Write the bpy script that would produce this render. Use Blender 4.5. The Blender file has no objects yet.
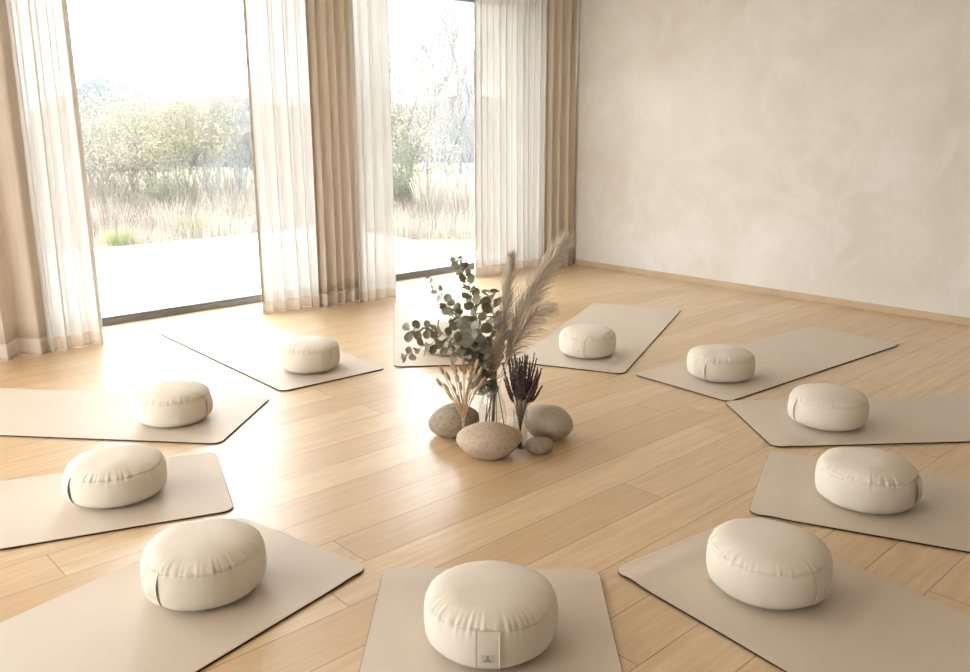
import bpy, math, random
from mathutils import Vector, Matrix, noise
R = math.radians
PI = math.pi
sc = bpy.context.scene
col = sc.collection
PHI = R(43.17646)
CS, SN = math.cos(PHI), math.sin(PHI)
HC, PITCH, FPX = 1.3944, R(14.0449), 856.73

# ------------------------------------------------------------------ helpers
def w2(x, y):
    """survey frame (right of / ahead of the viewpoint) -> room frame X, Y"""
    return (x * CS + y * SN, -x * SN + y * CS)

def at(u, v, ahead):
    """point of the place seen at photo pixel u, v when it lies `ahead` metres off"""
    a = (u - 485) / FPX; b = (336 - v) / FPX
    dy = math.cos(PITCH) + b * math.sin(PITCH); dz = -math.sin(PITCH) + b * math.cos(PITCH)
    t = ahead / dy
    X, Y = w2(a * t, ahead)
    return Vector((X, Y, HC + dz * t))

class MB:
    def __init__(s): s.v = []; s.f = []; s.m = []; s.sm = []
    def face(s, idx, m=0, sm=True): s.f.append(idx); s.m.append(m); s.sm.append(sm)
    def box(s, a, b, m=0):
        n = len(s.v); x0, y0, z0 = a; x1, y1, z1 = b
        s.v += [(x0,y0,z0),(x1,y0,z0),(x1,y1,z0),(x0,y1,z0),(x0,y0,z1),(x1,y0,z1),(x1,y1,z1),(x0,y1,z1)]
        for q in ((0,3,2,1),(4,5,6,7),(0,1,5,4),(1,2,6,5),(2,3,7,6),(3,0,4,7)):
            s.face([n+i for i in q], m, False)
    def grid(s, pts, m=0, closed=False):
        n = len(s.v); r = len(pts); c = len(pts[0])
        for row in pts: s.v += [tuple(p) for p in row]
        for i in range(r-1):
            for j in range(c if closed else c-1):
                k = (j+1) % c
                s.face([n+i*c+j, n+i*c+k, n+(i+1)*c+k, n+(i+1)*c+j], m)
    def tube(s, pts, rad, seg=6, m=0, cap=True):
        pts = [Vector(p) for p in pts]
        rr = rad if isinstance(rad, (list, tuple)) else [rad]*len(pts)
        n = len(s.v); up = None
        for i, p in enumerate(pts):
            t = (pts[min(i+1, len(pts)-1)] - pts[max(i-1, 0)])
            t = t.normalized() if t.length > 1e-9 else Vector((0,0,1))
            if up is None:
                up = t.orthogonal().normalized()
            else:
                up = (up - t*up.dot(t))
                up = up.normalized() if up.length > 1e-6 else t.orthogonal().normalized()
            bi = t.cross(up)
            for k in range(seg):
                a = 2*PI*k/seg
                s.v.append(tuple(p + (up*math.cos(a) + bi*math.sin(a))*rr[i]))
        for i in range(len(pts)-1):
            for k in range(seg):
                l = (k+1) % seg
                s.face([n+i*seg+k, n+i*seg+l, n+(i+1)*seg+l, n+(i+1)*seg+k], m)
        if cap:
            s.face([n+k for k in reversed(range(seg))], m)
            s.face([n+(len(pts)-1)*seg+k for k in range(seg)], m)
    def lathe(s, prof, seg=32, m=0, c=(0,0,0)):
        rows = [[(c[0]+r*math.cos(2*PI*k/seg), c[1]+r*math.sin(2*PI*k/seg), c[2]+z) for k in range(seg)] for r, z in prof]
        s.grid(rows, m, True)
    def build(s, name, mats, parent=None, smooth=True):
        me = bpy.data.meshes.new(name)
        me.from_pydata([tuple(p) for p in s.v], [], s.f)
        if not isinstance(mats, (list, tuple)): mats = [mats]
        for q in mats: me.materials.append(q)
        me.polygons.foreach_set('material_index', s.m)
        me.polygons.foreach_set('use_smooth', [smooth and q for q in s.sm])
        me.update(); me.validate()
        o = bpy.data.objects.new(name, me); col.objects.link(o)
        if parent: o.parent = parent
        return o

def tag(o, label=None, cat=None, group=None, kind=None):
    if label: o['label'] = label
    if cat: o['category'] = cat
    if group: o['group'] = group
    if kind: o['kind'] = kind
    return o
def empty(name, loc=(0,0,0), rz=0):
    o = bpy.data.objects.new(name, None); col.objects.link(o)
    o.location = loc; o.rotation_euler = (0,0,rz); o.empty_display_size = .05
    return o
def copy_tree(o, parent=None):
    c = o.copy(); col.objects.link(c); c.parent = parent
    for ch in list(o.children): copy_tree(ch, c)
    return c

# ------------------------------------------------------------------ materials
class NT:
    def __init__(s, name):
        s.mat = bpy.data.materials.new(name); s.mat.use_nodes = True
        s.t = s.mat.node_tree; s.t.nodes.clear()
        s.out = s.n('ShaderNodeOutputMaterial')
    def n(s, ty, **k):
        o = s.t.nodes.new(ty)
        for a, b in k.items(): setattr(o, a, b)
        return o
    def l(s, a, b): s.t.links.new(a, b)
    def set(s, nd, **k):
        for a, b in k.items():
            if hasattr(b, 'is_output'): s.l(b, nd.inputs[a.replace('_', ' ')])
            else: nd.inputs[a.replace('_', ' ')].default_value = b
        return nd
    def math(s, op, a, b=None, c=None, clamp=False):
        nd = s.n('ShaderNodeMath', operation=op); nd.use_clamp = clamp
        for i, q in enumerate((a, b, c)):
            if q is None: continue
            if hasattr(q, 'is_output'): s.l(q, nd.inputs[i])
            else: nd.inputs[i].default_value = q
        return nd.outputs[0]
    def mix(s, fac, a, b, bt='MIX'):
        nd = s.n('ShaderNodeMix', data_type='RGBA', blend_type=bt)
        for i, q in ((0, fac), (6, a), (7, b)):
            if hasattr(q, 'is_output'): s.l(q, nd.inputs[i])
            elif i == 0: nd.inputs[0].default_value = q
            else: nd.inputs[i].default_value = (*q, 1)
        return nd.outputs[2]
    def coord(s, which='Object', scale=(1,1,1), loc=(0,0,0)):
        c = s.n('ShaderNodeTexCoord'); m = s.n('ShaderNodeMapping')
        m.inputs['Scale'].default_value = scale; m.inputs['Location'].default_value = loc
        s.l(c.outputs[which], m.inputs['Vector']); return m.outputs[0]
    def noise(s, vec, scale, detail=4, rough=.55, dist=0):
        nd = s.n('ShaderNodeTexNoise'); s.l(vec, nd.inputs['Vector'])
        nd.inputs['Scale'].default_value = scale; nd.inputs['Detail'].default_value = detail
        nd.inputs['Roughness'].default_value = rough; nd.inputs['Distortion'].default_value = dist
        return nd.outputs['Fac']
    def ramp(s, fac, stops):
        nd = s.n('ShaderNodeValToRGB'); e = nd.color_ramp.elements
        while len(e) < len(stops): e.new(.5)
        for q, (p, c) in zip(e, stops):
            q.position = p; q.color = (*c, 1) if len(c) == 3 else c
        s.l(fac, nd.inputs[0]); return nd.outputs[0]
    def bump(s, h, strength=.2, dist=.002):
        nd = s.n('ShaderNodeBump'); nd.inputs['Strength'].default_value = strength
        nd.inputs['Distance'].default_value = dist; s.l(h, nd.inputs['Height']); return nd.outputs[0]
    def principled(s, color, rough=.6, spec=.5, normal=None, sheen=0, **k):
        p = s.n('ShaderNodeBsdfPrincipled')
        if hasattr(color, 'is_output'): s.l(color, p.inputs['Base Color'])
        else: p.inputs['Base Color'].default_value = (*color, 1)
        if hasattr(rough, 'is_output'): s.l(rough, p.inputs['Roughness'])
        else: p.inputs['Roughness'].default_value = rough
        p.inputs['Specular IOR Level'].default_value = spec
        if normal is not None: s.l(normal, p.inputs['Normal'])
        if sheen: p.inputs['Sheen Weight'].default_value = sheen; p.inputs['Sheen Roughness'].default_value = .5
        return p.outputs[0]
    def done(s, sh): s.l(sh, s.out.inputs['Surface']); return s.mat

def simple(name, c1, c2, scale=8, rough=.6, spec=.4, bump=0, bscale=40, detail=4, sheen=0):
    t = NT(name); v = t.coord()
    f = t.noise(v, scale, detail)
    c = t.ramp(f, [(.3, c1), (.7, c2)])
    nm = t.bump(t.noise(v, bscale, 5), bump, .004) if bump else None
    return t.done(t.principled(c, rough, spec, nm, sheen))

def cloth(name, c1, c2, weave=420, bump=.25, rough=.85, sheen=.15, spec=.2, soft=3.0):
    t = NT(name); v = t.coord()
    wx = t.n('ShaderNodeTexWave', wave_type='BANDS', bands_direction='X'); t.l(v, wx.inputs['Vector']); wx.inputs['Scale'].default_value = weave
    wx.inputs['Distortion'].default_value = 1.5
    wy = t.n('ShaderNodeTexWave', wave_type='BANDS', bands_direction='Y'); t.l(v, wy.inputs['Vector']); wy.inputs['Scale'].default_value = weave
    wy.inputs['Distortion'].default_value = 1.5
    h = t.math('ADD', wx.outputs['Fac'], wy.outputs['Fac'])
    f = t.noise(v, soft, 3)
    c = t.ramp(f, [(.3, c1), (.7, c2)])
    fl = t.noise(v, 260, 2)
    c = t.mix(t.math('MULTIPLY', fl, .18), c, tuple(q*.72 for q in c1))
    nm = t.bump(t.math('ADD', h, t.noise(v, 90, 3)), bump, .0008)
    return t.done(t.principled(c, rough, spec, nm, sheen))

M = {}
# oak floorboards, 19 cm wide, running along X
def floor_mat():
    t = NT('oak_boards'); c = t.n('ShaderNodeTexCoord'); s = t.n('ShaderNodeSeparateXYZ'); t.l(c.outputs['Object'], s.inputs[0])
    X, Y = s.outputs[0], s.outputs[1]
    row = t.math('DIVIDE', t.math('SUBTRACT', Y, .03), .19)
    ri = t.math('FLOOR', row); rf = t.math('SUBTRACT', row, ri)
    wn = t.n('ShaderNodeTexWhiteNoise', noise_dimensions='1D'); t.l(ri, wn.inputs['W'])
    xs = t.math('DIVIDE', t.math('ADD', X, t.math('MULTIPLY', wn.outputs['Value'], 7.3)), 2.1)
    xi = t.math('FLOOR', xs); xf = t.math('SUBTRACT', xs, xi)
    cb = t.n('ShaderNodeCombineXYZ'); t.l(ri, cb.inputs[0]); t.l(xi, cb.inputs[1])
    w2n = t.n('ShaderNodeTexWhiteNoise', noise_dimensions='2D'); t.l(cb.outputs[0], w2n.inputs['Vector'])
    bid = w2n.outputs['Value']
    # per-board shifted grain coordinates
    g = t.n('ShaderNodeCombineXYZ')
    t.l(t.math('ADD', t.math('MULTIPLY', X, .9), t.math('MULTIPLY', bid, 31)), g.inputs[0])
    t.l(t.math('ADD', t.math('MULTIPLY', Y, 11), t.math('MULTIPLY', bid, 57)), g.inputs[1])
    gr = t.noise(g.outputs[0], 3.2, 7, .6, .8)
    g2 = t.n('ShaderNodeCombineXYZ'); t.l(t.math('MULTIPLY', X, 3), g2.inputs[0]); t.l(t.math('ADD', t.math('MULTIPLY', Y, 120), t.math('MULTIPLY', bid, 91)), g2.inputs[1])
    fine = t.noise(g2.outputs[0], 2.2, 5, .6)
    base = t.ramp(bid, [(0, (.62,.43,.235)), (.35, (.71,.515,.30)), (.7, (.76,.57,.345)), (1, (.645,.46,.255))])
    c1 = t.mix(t.ramp(gr, [(.35, (0,0,0)), (.75, (1,1,1))]), base, (.47,.30,.145))
    c1 = t.mix(.62, base, c1)
    c2 = t.mix(t.math('MULTIPLY', t.ramp(fine, [(.5, (0,0,0)), (.8, (1,1,1))]), .4), c1, (.42,.265,.13))
    # knots
    kv = t.n('ShaderNodeCombineXYZ'); t.l(t.math('MULTIPLY', X, .75), kv.inputs[0]); t.l(t.math('MULTIPLY', Y, 1.6), kv.inputs[1])
    vo = t.n('ShaderNodeTexVoronoi', feature='F1'); t.l(kv.outputs[0], vo.inputs['Vector']); vo.inputs['Scale'].default_value = 2.3
    k = t.ramp(vo.outputs['Distance'], [(.0, (1,1,1)), (.03, (.75,.75,.75)), (.065, (0,0,0))])
    c3 = t.mix(t.math('MULTIPLY', k, .75), c2, (.20,.115,.055))
    # joints
    e1 = t.math('MINIMUM', rf, t.math('SUBTRACT', 1, rf))
    j1 = t.math('LESS_THAN', e1, .009)
    e2 = t.math('MINIMUM', xf, t.math('SUBTRACT', 1, xf))
    j2 = t.math('LESS_THAN', e2, .0008)
    j = t.math('MAXIMUM', j1, j2)
    c4 = t.mix(t.math('MULTIPLY', j, .75), c3, (.17,.09,.04))
    h = t.math('SUBTRACT', t.math('MULTIPLY', fine, .04), j)
    rg = t.math('ADD', .29, t.math('MULTIPLY', gr, .14))
    p = t.principled(c4, rg, .95, t.bump(h, .3, .001))
    p.node.inputs['Coat Weight'].default_value = .35; p.node.inputs['Coat Roughness'].default_value = .33
    return t.done(p)
M['floor'] = floor_mat()

def plaster(name, a, b, c):
    t = NT(name); v = t.coord()
    n1 = t.noise(v, .75, 6, .6, .6); n2 = t.noise(v, 2.4, 7, .65, 1.2)
    v3 = t.coord(scale=(1, 1, .35)); n3 = t.noise(v3, 3.2, 6, .7, .4)
    c1 = t.ramp(n1, [(.34, a), (.66, b)])
    c2 = t.mix(t.ramp(n2, [(.46, (0,0,0)), (.72, (.6,.6,.6))]), c1, c)
    c3 = t.mix(t.ramp(n3, [(.52, (0,0,0)), (.78, (.45,.45,.45))]), c2, a)
    h = t.math('ADD', n2, t.math('MULTIPLY', t.noise(v, 26, 6), .35))
    return t.done(t.principled(c3, .9, .15, t.bump(h, .16, .01)))
M['plaster'] = plaster('limewash_plaster', (.655,.605,.53), (.765,.735,.69), (.79,.775,.755))
M['white'] = plaster('pale_plaster', (.80,.74,.655), (.83,.775,.695), (.83,.78,.71))
M['ceil'] = plaster('white_ceiling_plaster', (.82,.78,.72), (.84,.80,.75), (.84,.81,.76))
M['oak'] = simple('oak_skirting', (0.5,0.365,0.23), (0.58,0.44,0.29), 6, .5)
M['frame'] = simple('anthracite_frame', (.15,.15,.148), (.19,.188,.184), 5, .4)
M['concrete'] = simple('pale_terrace_stone', (.70,.69,.67), (.76,.755,.74), 1.2, .8, .2, .05, 60)
M['cushion'] = cloth('cream_cotton', (0.75,0.68,0.58), (0.79,0.72,0.62), 520, .22, .9, .1, .12, 5)
M['strap'] = cloth('cream_cotton_strap', (0.735,0.66,0.555), (0.775,0.7,0.6), 520, .22, .9, .1, .12, 8)
M['logo'] = simple('grey_woven_label', (.55,.52,.46), (.61,.58,.52), 60, .8, .1)
M['ink'] = simple('dark_embroidery', (0.24,0.225,0.2), (0.29,0.27,0.24), 60, .8, .1)
M['mat'] = cloth('sand_mat_top', (0.65,0.545,0.435), (0.69,0.59,0.475), 300, .3, .44, .1, .55, 2.2)
M['mat_base'] = simple('dark_rubber', (.040,.027,.020), (.055,.038,.028), 30, .8, .2)

def drape(name, c1, c2, trans, opaque, weave=260):
    """cloth that lets some light through its threads and some between them"""
    t = NT(name); v = t.coord()
    wz = t.n('ShaderNodeTexWave', wave_type='BANDS', bands_direction='Z'); t.l(v, wz.inputs['Vector']); wz.inputs['Scale'].default_value = weave
    wz.inputs['Distortion'].default_value = 4; wz.inputs['Detail'].default_value = 2
    wx = t.n('ShaderNodeTexWave', wave_type='BANDS', bands_direction='X'); t.l(v, wx.inputs['Vector']); wx.inputs['Scale'].default_value = weave
    wx.inputs['Distortion'].default_value = 4; wx.inputs['Detail'].default_value = 2
    slub = t.noise(t.coord(scale=(1,1,.06)), 60, 3)
    c = t.ramp(slub, [(.35, c1), (.65, c2)])
    nm = t.bump(t.math('ADD', wz.outputs['Fac'], wx.outputs['Fac']), .12, .0008)
    d = t.n('ShaderNodeBsdfDiffuse'); t.l(c, d.inputs['Color']); t.l(nm, d.inputs['Normal'])
    tr = t.n('ShaderNodeBsdfTranslucent'); t.l(c, tr.inputs['Color'])
    m = t.n('ShaderNodeMixShader'); m.inputs[0].default_value = trans
    t.l(d.outputs[0], m.inputs[1]); t.l(tr.outputs[0], m.inputs[2])
    sh = m.outputs[0]
    if opaque < 1:
        tp = t.n('ShaderNodeBsdfTransparent')
        m2 = t.n('ShaderNodeMixShader')
        f = t.math('ADD', opaque - .08, t.math('MULTIPLY', slub, .16), clamp=True)
        t.l(f, m2.inputs[0]); t.l(tp.outputs[0], m2.inputs[1]); t.l(sh, m2.inputs[2]); sh = m2.outputs[0]
    return t.done(sh)
M['drape'] = drape('taupe_linen', (0.7,0.615,0.525), (0.75,0.665,0.575), .25, 1)
M['sheer'] = drape('sheer_linen', (0.8,0.785,0.76), (0.845,0.83,0.81), .125, .955)
M['sheer_hem'] = drape('sheer_linen_doubled', (0.79,0.73,0.65), (0.83,0.77,0.695), .34, .985)

def glass(name, tint, f0=.06):
    t = NT(name)
    tp = t.n('ShaderNodeBsdfTransparent'); tp.inputs[0].default_value = (*tint, 1)
    gl = t.n('ShaderNodeBsdfGlossy'); gl.inputs['Roughness'].default_value = .02
    fr = t.n('ShaderNodeFresnel'); ge = t.n('ShaderNodeNewGeometry')
    t.l(t.math('ADD', 1.45, t.math('MULTIPLY', ge.outputs['Backfacing'], 1/1.45-1.45)), fr.inputs['IOR'])
    m = t.n('ShaderNodeMixShader'); t.l(fr.outputs[0], m.inputs[0]); t.l(tp.outputs[0], m.inputs[1]); t.l(gl.outputs[0], m.inputs[2])
    return t.done(m.outputs[0])
M['pane'] = glass('window_glass', (.98,.985,.98))
M['glass'] = glass('clear_vase_glass', (.975,.98,.975))
M['smoke'] = glass('grey_vase_glass', (.955,.955,.94))

def stone(name, a, b, speck, sp=.5):
    t = NT(name); v = t.coord()
    c = t.ramp(t.noise(v, 7, 6, .65, .5), [(.3, a), (.7, b)])
    c = t.mix(t.math('MULTIPLY', t.ramp(t.noise(v, 95, 3, .7), [(.52, (0,0,0)), (.66, (1,1,1))]), sp), c, speck)
    c = t.mix(t.math('MULTIPLY', t.ramp(t.noise(v, 60, 3, .7), [(.6, (0,0,0)), (.72, (1,1,1))]), .35), c, tuple(min(1, q*1.45) for q in b))
    h = t.math('ADD', t.noise(v, 14, 6, .7), t.math('MULTIPLY', t.noise(v, 120, 4), .5))
    return t.done(t.principled(c, .85, .25, t.bump(h, .45, .006)))
M['stone_tan'] = stone('tan_granite', (0.45,0.355,0.26), (0.56,0.455,0.345), (.22,.16,.11))
M['stone_grey'] = stone('grey_brown_granite', (0.27,0.21,0.15), (0.45,0.365,0.28), (.11,.085,.06), .75)
M['stone_sand'] = stone('sandy_grey_stone', (0.45,0.385,0.295), (0.55,0.475,0.38), (.22,.18,.135), .35)
M['stone_olive'] = stone('olive_grey_stone', (0.29,0.24,0.18), (0.36,0.305,0.23), (.15,.12,.09), .4)

def leafm(name, a, b, rough=.55, trans=.2, spec=.4):
    t = NT(name); v = t.coord(); oi = t.n('ShaderNodeNewGeometry')
    c = t.ramp(t.math('ADD', t.math('MULTIPLY', oi.outputs['Random Per Island'], .8), t.math('MULTIPLY', t.noise(v, 40, 3), .2)), [(.1, a), (.9, b)])
    p = t.principled(c, rough, spec)
    tr = t.n('ShaderNodeBsdfTranslucent'); t.l(c, tr.inputs[0])
    m = t.n('ShaderNodeMixShader'); m.inputs[0].default_value = trans; t.l(p, m.inputs[1]); t.l(tr.outputs[0], m.inputs[2])
    return t.done(m.outputs[0])
M['euc'] = leafm('eucalyptus_leaf', (0.17,0.165,0.095), (0.36,0.34,0.24))
M['euc_pale'] = leafm('pale_eucalyptus_leaf', (.28,.30,.23), (.45,.46,.39))
M['euc_stem'] = simple('brown_stem', (.13,.09,.05), (.20,.15,.09), 30)
M['pampas'] = leafm('pampas_hair', (0.9,0.77,0.61), (0.97,0.9,0.8), .8, .25, .1)
M['pampas_dark'] = leafm('pampas_hair_tan', (0.8,0.64,0.46), (0.93,0.81,0.66), .8, .25, .1)
M['straw'] = simple('straw_stem', (.50,.36,.20), (.60,.45,.27), 40)
M['bunny'] = leafm('bunny_tail_fluff', (.55,.39,.22), (.74,.57,.38), .8, .25, .1)
M['lav'] = leafm('dried_lavender_bud', (0.075,0.055,0.055), (0.17,0.13,0.125), .8, .1, .1)
M['lav_stem'] = simple('dried_lavender_stem', (.18,.135,.085), (.27,.21,.14), 40)
# outdoors
M['meadow'] = simple('winter_meadow', (0.13,0.125,0.08), (0.2,0.185,0.13), .9, .95, .05)
M['field'] = simple('pale_field', (0.3,0.3,0.228), (0.348,0.342,0.282), .05, .95, .05)
M['bark'] = simple('grey_bark', (0.149,0.133,0.112), (0.205,0.186,0.161), 12, .9, .1)
M['twig'] = simple('pale_twig', (0.211,0.186,0.152), (0.273,0.248,0.205), 12, .9, .1)
M['birch'] = simple('grey_birch_twig', (0.231,0.231,0.231), (0.297,0.297,0.292), 12, .9, .1)
M['olive'] = leafm('olive_leaf', (0.2,0.195,0.12), (0.35,0.335,0.215), .7, .35, .2)
M['dull'] = leafm('grey_green_leaf', (0.225,0.23,0.185), (0.345,0.345,0.285), .7, .35, .2)
M['budleaf'] = leafm('yellowing_leaf', (0.3,0.28,0.19), (0.43,0.4,0.295), .7, .35, .2)
M['ever'] = leafm('dark_evergreen_leaf', (0.087,0.105,0.062), (0.155,0.174,0.112), .7, .25, .2)
M['reed'] = leafm('dry_grass', (0.44,0.385,0.33), (0.6,0.54,0.475), .8, .4, .1)
M['grass'] = leafm('fresh_grass', (0.3,0.36,0.15), (0.46,0.49,0.25), .7, .4, .1)
M['hill'] = simple('distant_wood', (.045,.060,.066), (.070,.085,.092), .12, .95, .05)  # bluish cast of distance haze put into the base colour

# ------------------------------------------------------------------ room shell
XL, XR, YB, YW, ZC = -3.4, 6.525, -3.4, 6.105, 2.72
def struct(name, mb, m, parent=None, smooth=False):
    o = mb.build(name, m, parent, smooth); o['kind'] = 'structure'; return o
b = MB(); b.box((XL-.2, YB-.2, -.12), (XR+.2, YW+.075, 0)); struct('floor', b, M['floor'])
b = MB(); b.box((XL-.2, YB-.2, ZC), (XR+.2, YW+.4, ZC+.2)); struct('ceiling', b, M['ceil'])
b = MB(); b.box((XR, YB-.2, -.1), (XR+.2, YW+.4, ZC)); struct('wall_right', b, M['plaster'])
LW = (1.9, 5.4)  # span of an opening added out of view to brighten the room
b = MB(); b.box((XL-.2, YB-.2, -.1), (XL, LW[0], ZC)); b.box((XL-.2, LW[1], -.1), (XL, YW+.4, ZC)); b.box((XL-.2, LW[0], 2.45), (XL, LW[1], ZC)); b.box((XL-.2, LW[0], -.1), (XL, LW[1], 0))
struct('wall_left', b, M['white'])
f = MB(); f.box((XL-.1, LW[0], 0), (XL-.03, LW[1], .056)); f.box((XL-.1, LW[0], 2.40), (XL-.03, LW[1], 2.45))
for yy in (LW[0], LW[0]+1.725, LW[1]-.05): f.box((XL-.1, yy, .056), (XL-.03, yy+.05, 2.40))
fo = struct('window_4', f, M['frame'])  # unseen window, added to let in more daylight
p = MB(); p.box((XL-.07, LW[0]+.05, .056), (XL-.06, LW[1]-.05, 2.40)); p.build('pane', M['pane'], fo, False)
b = MB(); b.box((XL, YB-.2, -.1), (XR, YB, ZC)); struct('wall_rear', b, M['white'])
WIN = [(-2.9, .35), (.95, 4.0), (4.12, 6.30)]  # first opening is out of view, added to balance the light
HEAD = 2.50
b = MB()
xs = [XL] + [q for w in WIN for q in w] + [XR]
for i in range(0, len(xs), 2): b.box((xs[i], YW, -.1), (xs[i+1], YW+.3, ZC))
for a, c in WIN: b.box((a, YW, HEAD), (c, YW+.3, ZC))
struct('wall_window', b, M['white'])
for i, (a, c) in enumerate(WIN):
    f = MB(); t0, t1 = YW+.003, YW+.073
    f.box((a, t0, 0), (c, t1, .042)); f.box((a, t0+.012, .042), (c, t1-.012, .056))
    f.box((a, t0, HEAD-.05), (c, t1, HEAD))
    f.box((a, t0, .056), (a+.05, t1, HEAD-.05)); f.box((c-.05, t0, .056), (c, t1, HEAD-.05))
    fo = struct('window_%d' % (i+1), f, M['frame'])
    p = MB(); p.box((a+.05, YW+.032, .056), (c-.05, YW+.044, HEAD-.05))
    p.build('pane', M['pane'], fo, False)
b = MB(); b.box((XR-.014, YB, 0), (XR, YW, .051)); struct('baseboard_right', b, M['oak'])
b = MB(); b.box((XL, YB, 0), (XL+.014, LW[0], .051)); b.box((XL, LW[1], 0), (XL+.014, YW, .051)); struct('baseboard_left', b, M['oak'])
b = MB(); b.box((XL+.014, YB, 0), (XR-.014, YB+.014, .051)); struct('baseboard_rear', b, M['oak'])
b = MB()
b.box((-3.2, 5.50, ZC-.03), (6.5, 5.60, ZC)); b.box((-3.2, 5.68, ZC-.03), (6.5, 5.78, ZC)); struct('trim_1', b, M['white'])

# ------------------------------------------------------------------ curtains
def pleat_fn(x0, x1, n, amp, seed, flare=0.0, fold=.21):
    rnd = random.Random(seed)
    ph = [rnd.uniform(-.7, .7) for _ in range(n*2+4)]
    am = [rnd.uniform(.55, 1.15) for _ in range(n*2+4)]
    def f(s, h):
        """s along the panel 0..1, h height 0 (floor)..1 (track) -> x, dy"""
        k = s*n
        i = min(int(k), n); fr = k - i
        sm = fr*fr*(3-2*fr)
        p = ph[i]*(1-sm) + ph[i+1]*sm
        a = am[i]*(1-sm) + am[i+1]*sm
        w = 2*PI*k + p + .35*math.sin(2.2*h + 3*s*PI + seed)*(1-h)
        dy = amp*a*(1 - .25*h + flare*(1-h)**2)*math.sin(w)
        x = x0 + (x1-x0)*s + fold*amp*a*math.sin(2*w) + .02*math.sin(PI*s)*math.sin(1.7*(1-h)+seed)*(1-h)
        return x, dy
    return f
def ribbon(f, y, zs, ns, s0=0, s1=1, off=0, ztop=2.69):
    rows = []
    for z in zs:
        row = []
        for i in range(ns+1):
            s = s0 + (s1-s0)*i/ns
            x, dy = f(s, z/ztop)
            row.append((x, y+dy+off, z))
        rows.append(row)
    return rows
def zrange(a, b, n): return [a + (b-a)*i/n for i in range(n+1)]
def solid_ribbon(f, y, zs, ns, s0, s1, th, mb):
    fr = ribbon(f, y, zs, ns, s0, s1, -th/2); bk = ribbon(f, y, zs, ns, s0, s1, th/2)
    nr = len(zs); c = ns+1; n = len(mb.v)
    mb.grid(fr); 
    n2 = len(mb.v)
    for row in bk: mb.v += row
    for i in range(nr-1):
        for j in range(c-1): mb.face([n2+i*c+j, n2+(i+1)*c+j, n2+(i+1)*c+j+1, n2+i*c+j+1])
    for j in range(c-1):
        mb.face([n+j, n2+j, n2+j+1, n+j+1]); q = (nr-1)*c; mb.face([n+q+j, n+q+j+1, n2+q+j+1, n2+q+j])
    for i in range(nr-1):
        mb.face([n+i*c, n+(i+1)*c, n2+(i+1)*c, n2+i*c]); mb.face([n+i*c+c-1, n2+i*c+c-1, n2+(i+1)*c+c-1, n+(i+1)*c+c-1])

def sheer(x0, x1, y, n, amp, seed, label, edge):
    f = pleat_fn(x0, x1, n, amp, seed, .25, .46)
    root = empty('sheer_curtain', ((x0+x1)/2, y, 0)); tag(root, label, 'curtain', 'sheer curtains at the windows')
    loc = Matrix.Translation((-(x0+x1)/2, -y, 0))
    def put(mb, name, m):
        mb.v = [tuple(loc @ Vector(p)) for p in mb.v]; return mb.build(name, m, root)
    ns = n*18
    mb = MB(); mb.grid(ribbon(f, y, zrange(.085, 2.69, 22), ns)); put(mb, 'fabric', M['sheer'])
    mb = MB(); solid_ribbon(f, y, zrange(.0012, .085, 4), ns, 0, 1, .003, mb); put(mb, 'hem', M['sheer_hem'])
    w = .018/(x1-x0)
    mb = MB(); e = (0, w) if edge == 'L' else (1-w, 1)
    solid_ribbon(f, y, zrange(.085, 2.69, 22), 4, e[0], e[1], .003, mb); put(mb, 'side_hem', M['sheer_hem'])
def linen(x0, x1, y, n, amp, seed, label):
    f = pleat_fn(x0, x1, n, amp, seed, .35)
    root = empty('linen_curtain', ((x0+x1)/2, y, 0)); tag(root, label, 'curtain', 'opaque linen curtains beside the windows')
    mb = MB(); solid_ribbon(f, y, zrange(.105, 2.69, 24), n*18, 0, 1, .004, mb)
    mb.v = [(p[0]-(x0+x1)/2, p[1]-y, p[2]) for p in mb.v]; mb.build('fabric', M['drape'], root)
    mb = MB(); solid_ribbon(f, y, zrange(.0012, .105, 4), n*18, 0, 1, .006, mb)
    mb.v = [(p[0]-(x0+x1)/2, p[1]-y, p[2]) for p in mb.v]; mb.build('hem', M['drape'], root)

sheer(1.50, 1.885, 5.63, 4, .040, 3, 'white sheer linen curtain hanging at the left edge of the large window', 'R')
linen(.72, 1.57, 5.63, 4, .055, 5, 'taupe opaque linen curtain at the far left of the photo')
sheer(3.07, 3.60, 5.70, 5, .032, 11, 'white sheer linen curtain at the large window, left of the middle taupe drape', 'L')
linen(3.51, 3.91, 5.615, 5, .042, 8, 'taupe opaque linen curtain between the two windows, flanked by two sheers')
sheer(3.83, 4.19, 5.535, 4, .028, 21, 'narrow white sheer linen curtain at the left edge of the second window', 'R')
sheer(5.285, 6.20, 5.77, 12, .026, 31, 'wide white sheer linen curtain covering the right half of the second window', 'L')
linen(6.09, 6.512, 5.66, 4, .040, 17, 'taupe opaque linen curtain in the corner against the plaster wall')

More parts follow.
